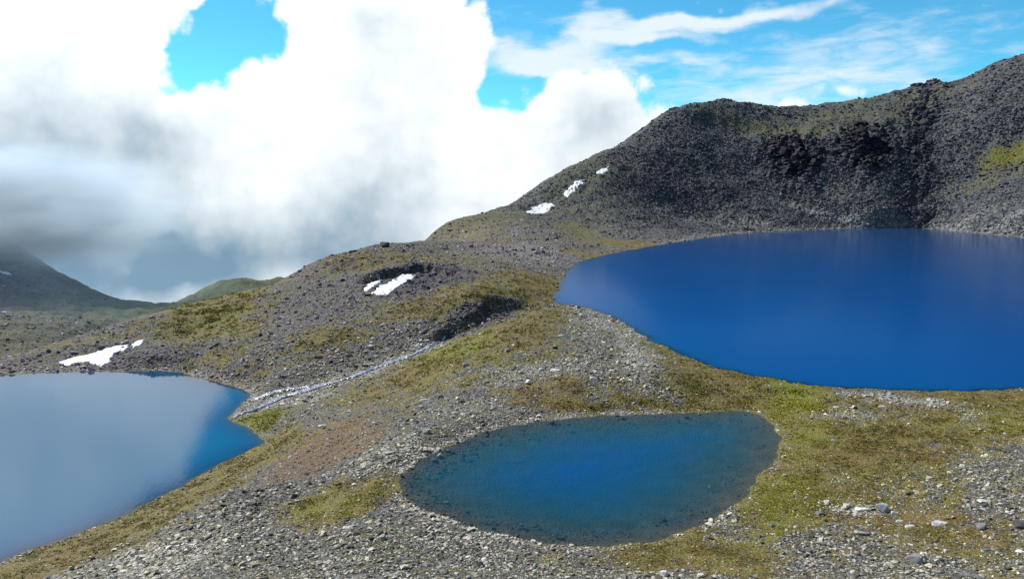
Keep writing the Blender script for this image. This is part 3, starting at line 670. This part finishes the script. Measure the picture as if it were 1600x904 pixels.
def tones(sc):
    r = sc['r']; N = sc['n']; v = r.random(N)
    base = np.stack([0.055 + 0.42 * v ** 1.8] * 3, -1) * np.array([1.0, 1.0, 0.985])
    hue = r.random(N)[:, None]
    base = np.where(hue < 0.2, base * np.array([1.06, 0.98, 0.88]), np.where(hue > 0.75, base * np.array([0.93, 0.98, 1.07]), base))
    pale = np.stack([0.28 + 0.30 * r.random(N)] * 3, -1) * np.array([1, 0.985, 0.94])
    sel = (r.random(N) < 0.07 + 0.50 * sc['pl'] + 0.14 * np.clip(sc['g'] + sc['ru'], 0, 1) * (1 - sc['mt']))[:, None]
    base = np.where(sel, pale, base)
    mt = np.clip(sc['mt'], 0, 1)[:, None] * (1 - 0.75 * np.clip(sc['pl'], 0, 1))[:, None]
    mcol = np.stack([0.030 + 0.085 * r.random(N) ** 1.3] * 3, -1) * np.array([0.86, 0.95, 1.2])
    base = base * (1 - mt) + mcol * mt
    nearw = (1 - sst(sc['d'], 300, 420))[:, None]; base = base * (1 + nearw * (np.array([1.05, 0.99, 0.86]) - 1))
    hill = (bil(sst(GD, 300, 420) * (1 - MTN), sc['a'], sc['d']))[:, None]
    base = base * (1 - 0.25 * hill * np.array([0.7, 1.3, 0.5]))
    base = base * np.where(bil(NEAR, sc['a'], sc['d']) < 0.1, 0.4, 1.0)[:, None]
    dk = np.clip(sc['dk'], 0, 1)[:, None]; base = base * (1 - dk * (0.62 + 0.25 * mt) * np.array([0.95, 1.0, 0.85]))
    return np.concatenate([base, np.ones((N, 1))], -1)
TON = tones(SC)
ROT = np.stack([SC['r'].normal(0, 0.22, SC['n']), SC['r'].normal(0, 0.22, SC['n']), SC['r'].random(SC['n']) * 6.283], -1)
SCL = SC['size'][:, None] * np.stack([SC['r'].uniform(0.8, 1.35, SC['n']), SC['r'].uniform(0.8, 1.2, SC['n']), SC['r'].uniform(0.7, 1.3, SC['n'])], -1)
IDX = SC['r'].integers(0, 8, SC['n'])
PXX, PYY = project(SC['x'], SC['y'], SC['z'])
def region_of(px, py, mt, d):
    if d > 600 and mt > 0.3: return 3
    if d > 290 and px < 868: return 2
    return 0 if px < 860 and py > 690 else (1 if py > 600 and px > 1100 else (0 if py > 800 else 4))
visible = bil(VIS.astype(float), SC['a'], SC['d']) > 0.5
inframe = (PXX > 4) & (PXX < 1596) & (PYY > 4) & (PYY < 900) & visible & (bil(NEAR, SC['a'], SC['d']) > 0.5)
N_NAMED = 46
order = np.argsort(-SC['spx'] * inframe)[:254]
single = np.zeros(SC['n'], bool); single[order] = True
# --- loose stones as stuff: one object for each piece of ground
def gn_tree(pcol):
    nt = bpy.data.node_groups.new('place_stones', 'GeometryNodeTree')
    nt.interface.new_socket('Geometry', in_out='INPUT', socket_type='NodeSocketGeometry'); nt.interface.new_socket('Geometry', in_out='OUTPUT', socket_type='NodeSocketGeometry')
    gi = nt.nodes.new('NodeGroupInput'); go = nt.nodes.new('NodeGroupOutput')
    ip = nt.nodes.new('GeometryNodeInstanceOnPoints'); ci = nt.nodes.new('GeometryNodeCollectionInfo')
    ci.inputs['Collection'].default_value = pcol; ci.inputs['Separate Children'].default_value = True; ci.inputs['Reset Children'].default_value = True
    def na(name, typ):
        n = nt.nodes.new('GeometryNodeInputNamedAttribute'); n.data_type = typ; n.inputs[0].default_value = name; return [o for o in n.outputs if o.enabled and o.name == 'Attribute'][0]
    L = nt.links.new
    L(gi.outputs[0], ip.inputs['Points']); L(ci.outputs[0], ip.inputs['Instance']); ip.inputs['Pick Instance'].default_value = True
    L(na('idx', 'INT'), ip.inputs['Instance Index'])
    e2r = nt.nodes.new('FunctionNodeEulerToRotation'); L(na('rot', 'FLOAT_VECTOR'), e2r.inputs[0]); L(e2r.outputs[0], ip.inputs['Rotation'])
    L(na('scl', 'FLOAT_VECTOR'), ip.inputs['Scale']); L(ip.outputs[0], go.inputs[0]); return nt
GN = gn_tree(pcol)
zone = np.where((SC['d'] > 600) & (SC['a'] > px_to_az(640)), 2, np.where((SC['d'] > np.interp(SC['a'], qa[0], d_split[0])) & (SC['a'] < px_to_az(868)), 1, 0))
for k, lb in enumerate(('loose angular scree stones around the pond and in the foreground', 'loose stones strewn over the left hillside', 'dark loose blocks covering the mountain slope')):
    m_ = (zone == k) & ~single; n = int(m_.sum())
    me = bpy.data.meshes.new('scree'); me.vertices.add(n)
    co = np.stack([SC['x'], SC['y'], SC['z'] - 0.04 * SC['size']], -1)[m_]; me.vertices.foreach_set('co', co.astype(np.float32).ravel())
    for nm, ty, arr, f in (('rot', 'FLOAT_VECTOR', ROT, 'vector'), ('scl', 'FLOAT_VECTOR', SCL, 'vector'), ('tone', 'FLOAT_COLOR', TON, 'color'), ('idx', 'INT', IDX, 'value')):
        at = me.attributes.new(nm, ty, 'POINT'); at.data.foreach_set(f, (arr[m_].astype(np.int32) if ty == 'INT' else arr[m_].astype(np.float32)).ravel())
    o = link('scree', me); md = o.modifiers.new('stones', 'NODES'); md.node_group = GN; tag(o, lb, kind='stuff')
# --- turf: low tussocks of grass, too many to count
def tuft_mesh(seed):
    r = random.Random(seed); V = []; Fc = []
    for k in range(14):
        th = r.uniform(0, 6.283); rad = r.uniform(0, 0.38); x, y = rad * math.cos(th), rad * math.sin(th); le = r.uniform(0.25, 0.6); lean = r.uniform(0.05, 0.35); w = r.uniform(0.05, 0.10); fa = r.uniform(0, 6.283)
        n = len(V); cx, cy = math.cos(fa) * w, math.sin(fa) * w
        V += [(x - cx, y - cy, -0.05), (x + cx, y + cy, -0.05), (x + math.cos(th) * lean * 0.4 + cx * .6, y + math.sin(th) * lean * 0.4 + cy * .6, le * 0.6), (x + math.cos(th) * lean, y + math.sin(th) * lean, le)]
        Fc += [(n, n + 1, n + 2), (n, n + 2, n + 3)]
    me = bpy.data.meshes.new('tuft'); me.from_pydata(V, [], Fc); return me
def mat_turf():
    m, b, p, out = new_mat('alpine_turf'); tone = b.attr('tone', 'INSTANCER').outputs['Color']
    b.put(p.inputs['Base Color'], tone); b.put(p.inputs['Normal'], b.vmath('NORMALIZE', b.vmath('ADD', b.vmath('SCALE', b.N.new('ShaderNodeNewGeometry').outputs['Normal'], sc=0.45), (0.0, 0.0, 1.0)))); p.inputs['Roughness'].default_value = 0.8; p.inputs['Specular IOR Level'].default_value = 0.2; return m
M_TURF = mat_turf(); tcol = bpy.data.collections.new('tuft_shapes')
for k in range(4):
    me = tuft_mesh(40 + k); me.materials.append(M_TURF); tcol.objects.link(bpy.data.objects.new('tuft_shape_%d' % k, me))
def turf(N):
    r = np.random.default_rng(77); c = lambda G: G[:-1, :-1]
    area = np.abs(np.diff(np.arctan(TAN), axis=0))[:, :-1] * F * (np.diff(AZ) * F)[None]
    w = np.where(VIS[:-1, :-1] & VIS[1:, :-1], area, 0.25 * np.minimum(area, 1)) * (np.abs(c(GA)) < R(37)) * (c(GD) > 66) * (c(GD) < 560)
    w = w * np.clip(c(G_GRASS) - 0.25, 0, 1) * np.clip(c(fbm(X, Y, 8, 4, 0.65, 301)) + 0.35, 0.02, 1) * (c(NEAR) > 0.6)
    cdf = np.cumsum(np.nan_to_num(w).ravel()); cdf /= cdf[-1]; ri, ci = np.unravel_index(np.searchsorted(cdf, r.random(N)), area.shape)
    a = AZ[ci] + (AZ[ci + 1] - AZ[ci]) * r.random(N); d = np.exp(LOGD[ri] + (LOGD[ri + 1] - LOGD[ri]) * r.random(N))
    sz = np.clip(np.exp(r.normal(math.log(3.4), 0.4, N)), 1.5, 8) * d / F
    lu = np.clip(bil(G_LUSH, a, d), 0, 1)[:, None]; ru = np.clip(bil(G_RUST, a, d), 0, 1)[:, None]; v = (0.65 + 1.05 * r.random(N))[:, None]; h = r.random(N)[:, None]
    col = np.where(h < 0.3, np.array([0.140, 0.095, 0.020]), np.where(h > 0.75, np.array([0.180, 0.150, 0.036]), np.array([0.110, 0.100, 0.012])))
    col = col * (1 - lu) + np.array([0.215, 0.215, 0.003]) * lu; col = (col * (1 - 0.6 * ru) + np.array([0.10, 0.06, 0.025]) * 0.6 * ru) * v
    me = bpy.data.meshes.new('turf'); me.vertices.add(N); me.vertices.foreach_set('co', np.stack([d * np.sin(a), d * np.cos(a), bil(H, a, d)], -1).astype(np.float32).ravel())
    rot = np.stack([r.normal(0, .1, N), r.normal(0, .1, N), r.random(N) * 6.283], -1); scl = sz[:, None] * np.stack([np.ones(N), np.ones(N), r.uniform(0.3, 0.6, N)], -1)
    for nm, ty, arr, f in (('rot', 'FLOAT_VECTOR', rot, 'vector'), ('scl', 'FLOAT_VECTOR', scl, 'vector'), ('tone', 'FLOAT_COLOR', np.concatenate([col, np.ones((N, 1))], -1), 'color'), ('idx', 'INT', r.integers(0, 4, N), 'value')):
        at = me.attributes.new(nm, ty, 'POINT'); at.data.foreach_set(f, (arr.astype(np.int32) if ty == 'INT' else arr.astype(np.float32)).ravel())
    o = link('turf', me); md = o.modifiers.new('tufts', 'NODES'); md.node_group = gn_tree(tcol); tag(o, 'olive and yellow green grass tussocks on the ground between the lakes', kind='stuff')
turf(52000)
# --- stones and boulders one can pick out
for me in BIG + []: me.materials.append(M_ROCK)
SMALL = []
for k in range(8):
    me = PROTO[k].copy(); me.name = 'stone'; me.materials.clear(); me.materials.append(M_ROCK); SMALL.append(me)
WHERE = [(200,890,'at the bottom edge in the far left scree'),(330,895,'at the bottom edge below the purple soil'),(450,895,'at the bottom edge below the bright grass'),(560,895,'at the bottom edge, a little left of the pond'),
 (670,895,'at the bottom edge below the left pond end'),(780,895,'at the bottom edge below the lower left pond shore'),(890,895,'at the bottom edge under the middle of the pond'),(1000,890,'at the bottom edge by the dark boulder'),
 (300,840,'in the scree below the left lake bank'),(400,850,'in the scree lower left of the bright grass'),(500,840,'in the scree straight below the bright grass'),(600,850,'in the scree below the bright grass end'),(700,850,'in the scree by the lower left shore'),(800,868,'on the strip of scree below the pond'),
 (380,790,'on the purple soil above the left bank'),(460,770,'on the purple soil left of the bright grass'),(530,790,'on the bright yellow green grass'),(500,700,'on the brown soil patch above the left bank'),(610,700,'in the pale stones left of the pond'),(680,660,'in the stones above the upper left pond shore'),
 (600,620,'on the slope between stream and pond'),(740,600,'on the left flank of the mound'),(850,580,'in the stone band across the mound'),(950,560,'by the path on the mound'),(800,500,'near the summit of the mound'),(1050,600,'on the gravel right of the mound'),(900,635,'on the strip above the far pond shore'),
 (1250,640,'in the grass near the pond inlet'),(1400,640,'near the shore of the big lake'),(1350,720,'in the wide grass right of the pond'),(1540,720,'in the rubble at the right edge'),(1500,790,'in the grass below the right rubble'),(1300,830,'in the heap of rubble below the whitest slab'),(1400,880,'near the bottom edge by the layered boulder'),(1540,880,'in the bottom right corner'),(1150,860,'in the grass below the right end of the pond'),
 (300,540,'on the hillside above the left lake'),(480,500,'on the middle of the left hillside'),(620,440,'by the snow in the hillside hollow'),(740,480,'on the dark bank of the gorge'),(780,390,'on the saddle left of the big lake'),
 (900,320,'on the mountain flank by the snow patches'),(1050,250,'on the mountain below its left shoulder'),(1120,330,'on the mountain foot toward the snow patches'),(1240,240,'by the left crag of the mountain'),(1350,220,'by the right crag of the mountain'),(1300,320,'on the mountain foot above the far shore'),(1450,300,'on the mountain slope right of the crags'),(1550,150,'high on the right crest of the mountain'),(1570,290,'by the green patch on the mountain'),(1250,180,'on the grassy bench of the mountain')]
ORD = ['largest', 'second largest', 'third largest', 'fourth largest', 'fifth largest', 'sixth largest', 'seventh largest', 'eighth largest', 'ninth largest', 'tenth largest', 'eleventh largest', 'twelfth largest']
SHAPES = ['blocky', 'angular', 'flat', 'wedge', 'slab like', 'chunky', 'low', 'flattish']
def describe(i):
    t = TON[i, :3]; v = t.mean(); w = min(WHERE, key=lambda q: (q[0] - PXX[i]) ** 2 + (2 * (q[1] - PYY[i])) ** 2)
    tone = 'dark' if v < 0.11 else 'dark grey' if v < 0.18 else 'grey' if v < 0.28 else 'light grey' if v < 0.38 else 'pale'
    if t[0] > t[2] * 1.12 and v < 0.38: tone = 'brownish ' + tone.replace('light ', '')
    elif t[2] > t[0] * 1.08: tone = 'bluish ' + tone.replace('light ', '')
    return tone, SHAPES[IDX[i]], w[2]
from collections import defaultdict
BYKEY = defaultdict(list)
for i in order: BYKEY[describe(i)].append(i)
ST_LABEL = {}
for key, mem in BYKEY.items():
    for k, i in enumerate(mem):
        rank = '' if len(mem) == 1 else ORD[min(k, 11)] + ' '
        ST_LABEL[i] = rank + key[0].replace('brownish dark grey', 'dark brown') + ' ' + key[1] + (' block ' if SC['mt'][i] > 0.3 else ' stone ') + key[2]
REG_L = [('stone', 'stone', 'stones of the foreground scree'), ('stone', 'stone', 'stones right of the pond'), ('stone', 'stone', 'stones of the left hillside'), ('boulder', 'boulder', 'blocks of the mountain slope'), ('stone', 'stone', 'stones of the mound')]
def put_rock(name, me, x, y, z, scl, rot, col):
    o = bpy.data.objects.new(name, me); C.objects.link(o); o.location = (x, y, z); o.scale = scl; o.rotation_euler = rot; o.color = (*col, 1); return o
for i in order:
    nm, ct, gr = REG_L[region_of(PXX[i], PYY[i], SC['mt'][i], SC['d'][i])]; lb = ST_LABEL[i]
    o = put_rock(nm, SMALL[IDX[i]], SC['x'][i], SC['y'][i], SC['z'][i] - 0.05 * SC['size'][i], tuple(SCL[i]), tuple(ROT[i]), tuple(TON[i, :3])); tag(o, lb, ct, gr)
# (px, py, width px, shape, yaw, tone, label)
NAMED = [
 (506,662,24,3,.3,.42,'pale flat slab at the edge of the brown patch above the left bank'), (610,704,26,3,.5,.40,'long pale slab lying left of the upper end of the pond'),
 (666,674,20,0,.2,.26,'grey rounded boulder in the stones just above the pond'), (662,624,22,4,0,.34,'flat pale slab on the slope between stream and pond'),
 (727,571,20,1,.6,.24,'dark edged boulder high on the left side of the mound'), (792,548,15,2,1.2,.22,'brown grey boulder near the top left of the mound'),
 (826,598,17,0,2,.55,'near white block on the mound above the pond'), (926,591,18,1,.3,.55,'white rounded boulder right of centre on the mound'), (845,578,13,2,.8,.55,'small white boulder above the near white block'),
 (868,577,28,4,0,.60,'thin long white slab on the crown of the mound'), (956,578,16,3,.2,.50,'white slab by the path on the mound'), (850,508,9,0,0,.07,'small dark boulder near the summit of the mound'), (780,517,12,3,0,.34,'small tan slab on the green side of the mound'),
 (790,599,12,1,.5,.5,'pale low stone left of the near white block'), (902,578,10,2,.4,.5,'small white stone beside the white slab'),
 (545,821,26,3,.4,.52,'long white slab on the dark scree left of the pond'), (480,738,14,1,0,.16,'dark boulder in the purple soil patch'), (466,780,16,3,0,.3,'greenish flat stone left of the bright grass'),
 (1347,793,30,3,0,.70,'whitest slab of the heap in the right foreground'), (1378,796,30,0,.6,.30,'grey boulder beside the whitest slab'), (1322,792,20,2,1.,.42,'grey block left of the whitest slab'), (1396,800,16,1,.2,.4,'small grey block at the right end of the slab heap'), (1292,786,14,0,.3,.48,'pale round boulder left of the slab heap'),
 (1282,803,24,1,2.2,.14,'dark pointed boulder below the pale round one'), (1406,812,18,4,.1,.42,'pink grey slab in the grass below the heap'), (1422,822,26,4,.3,.46,'flat grey slab on brown grass at right'), (1468,818,34,4,-.2,.46,'longest flat slab on the brown grass at right'),
 (1346,830,30,3,-.6,.30,'leaning grey slab in the rubble at right'), (1430,876,34,0,.4,.22,'large layered boulder near the bottom right'), (1478,860,16,1,.5,.46,'split boulder with a white top at bottom right'), (1532,824,20,0,.1,.24,'round grey boulder by the gravel strip at right'),
 (1593,822,26,0,0,.07,'big dark boulder at the right edge'), (1528,797,14,1,0,.12,'dark boulder above the round grey one'), (1265,862,18,2,1.4,.09,'dark wedge stone at the lower right of the pond'), (1540,856,20,3,.1,.16,'low dark stone on gravel at bottom right'),
 (1306,635,14,4,0,.5,'white slab near the shore of the big lake'), (1378,634,16,4,.1,.5,'flat pale slab on the path by the big lake'), (1302,688,12,1,0,.34,'lone tan stone in the grass right of the pond'), (1226,742,12,2,.3,.32,'lone tan stone by the right shore of the pond'), (1206,822,16,1,.7,.14,'dark stone below the right shore of the pond'),
 (1010,899,20,1,.2,.20,'dark boulder at the bottom edge below the pond'), (1036,899,24,0,.8,.52,'white boulder at the bottom edge below the pond'), (1094,899,20,2,.4,.5,'pale boulder at the bottom edge right of the white one'),
 (601,384,22,0,.3,.05,'dark outcrop block on the skyline of the left knoll'), (548,393,12,1,.5,.06,'small dark block on the skyline left of the outcrop'), (728,332,6,5,0,.12,'tiny upright cairn on the skyline ridge'),
]
rr = random.Random(5)
for (px, py, w, sh, yaw, tn, lb) in NAMED:
    a, d = cast(px, min(py + 2, 903)); sz = w * d / F
    x, y = d * math.sin(a), d * math.cos(a); z = float(height(np.array([x]), np.array([y]))[0])
    wr = (1.0, 0.99, 0.95) if tn > 0.3 else (0.97, 0.99, 1.03)
    hz = 1.0 if sh in (0, 1, 2, 5) else 0.9
    if 'cairn' in lb: scl = (sz, sz, sz * 2.2)
    else: scl = (sz, sz * 0.9, sz * hz)
    nm = 'slab' if sh in (3, 4) else 'boulder'
    if 'cairn' in lb: nm = 'cairn'
    o = put_rock(nm, BIG[sh], x, y, z - 0.02 * sz, scl, (rr.uniform(-.1, .1), rr.uniform(-.1, .1), yaw), tuple(tn * c_ for c_ in wr))
    tag(o, lb, {'slab': 'rock slab', 'boulder': 'boulder', 'cairn': 'cairn'}[nm], 'boulders and slabs one can pick out')

# ------------------------------------------------------------------ the air
def vol_mat(name, col, dens, ani=0.2):
    m = bpy.data.materials.new(name); m.use_nodes = True; nt = m.node_tree; nt.nodes.clear()
    out = nt.nodes.new('ShaderNodeOutputMaterial'); v = nt.nodes.new('ShaderNodeVolumePrincipled')
    v.inputs['Color'].default_value = (*col, 1); v.inputs['Density'].default_value = dens; v.inputs['Anisotropy'].default_value = ani
    nt.links.new(v.outputs[0], out.inputs['Volume']); return m
def mist(px, py, d, rx, ry, rz, dens, label, col=(0.62, 0.74, 0.84)):
    """a ragged bank of cloud: a closed round body whose density thins towards its skin"""
    bm = bmesh.new(); bmesh.ops.create_icosphere(bm, subdivisions=4, radius=1.0)
    me = bpy.data.meshes.new('mist'); bm.to_mesh(me); bm.free()
    m = vol_mat('mist_cloud', col, dens, 0.3); b = NB(m.node_tree); v = [n for n in b.N if n.type == 'PRINCIPLED_VOLUME'][0]
    tc = b.N.new('ShaderNodeTexCoord'); ob = tc.outputs['Object']
    ln = b.N.new('ShaderNodeVectorMath'); ln.operation = 'LENGTH'; b.put(ln.inputs[0], ob); r_ = ln.outputs['Value']
    n = b.noise(ob, 3.2, 4, 0.62)[0]
    b.put(v.inputs['Density'], b.mul(b.mul(b.sstep(b.add(r_, b.mul(b.sub(n, 0.5), 2.2)), 1.0, 0.25), b.sstep(r_, 1.0, 0.5)), dens))
    o = link('mist', me, m); o.location = at_D(px, py, d); o.scale = (rx, ry, rz); tag(o, label, kind='stuff'); return o
mist(-150, 330, 1480, 500, 360, 135, 0.018, 'grey cloud lying on the top of the far left hill')
mist(40, 470, 1050, 420, 260, 95, 0.0004, 'thin blue mist in the valley below the far left hill', (0.45, 0.68, 1.0))
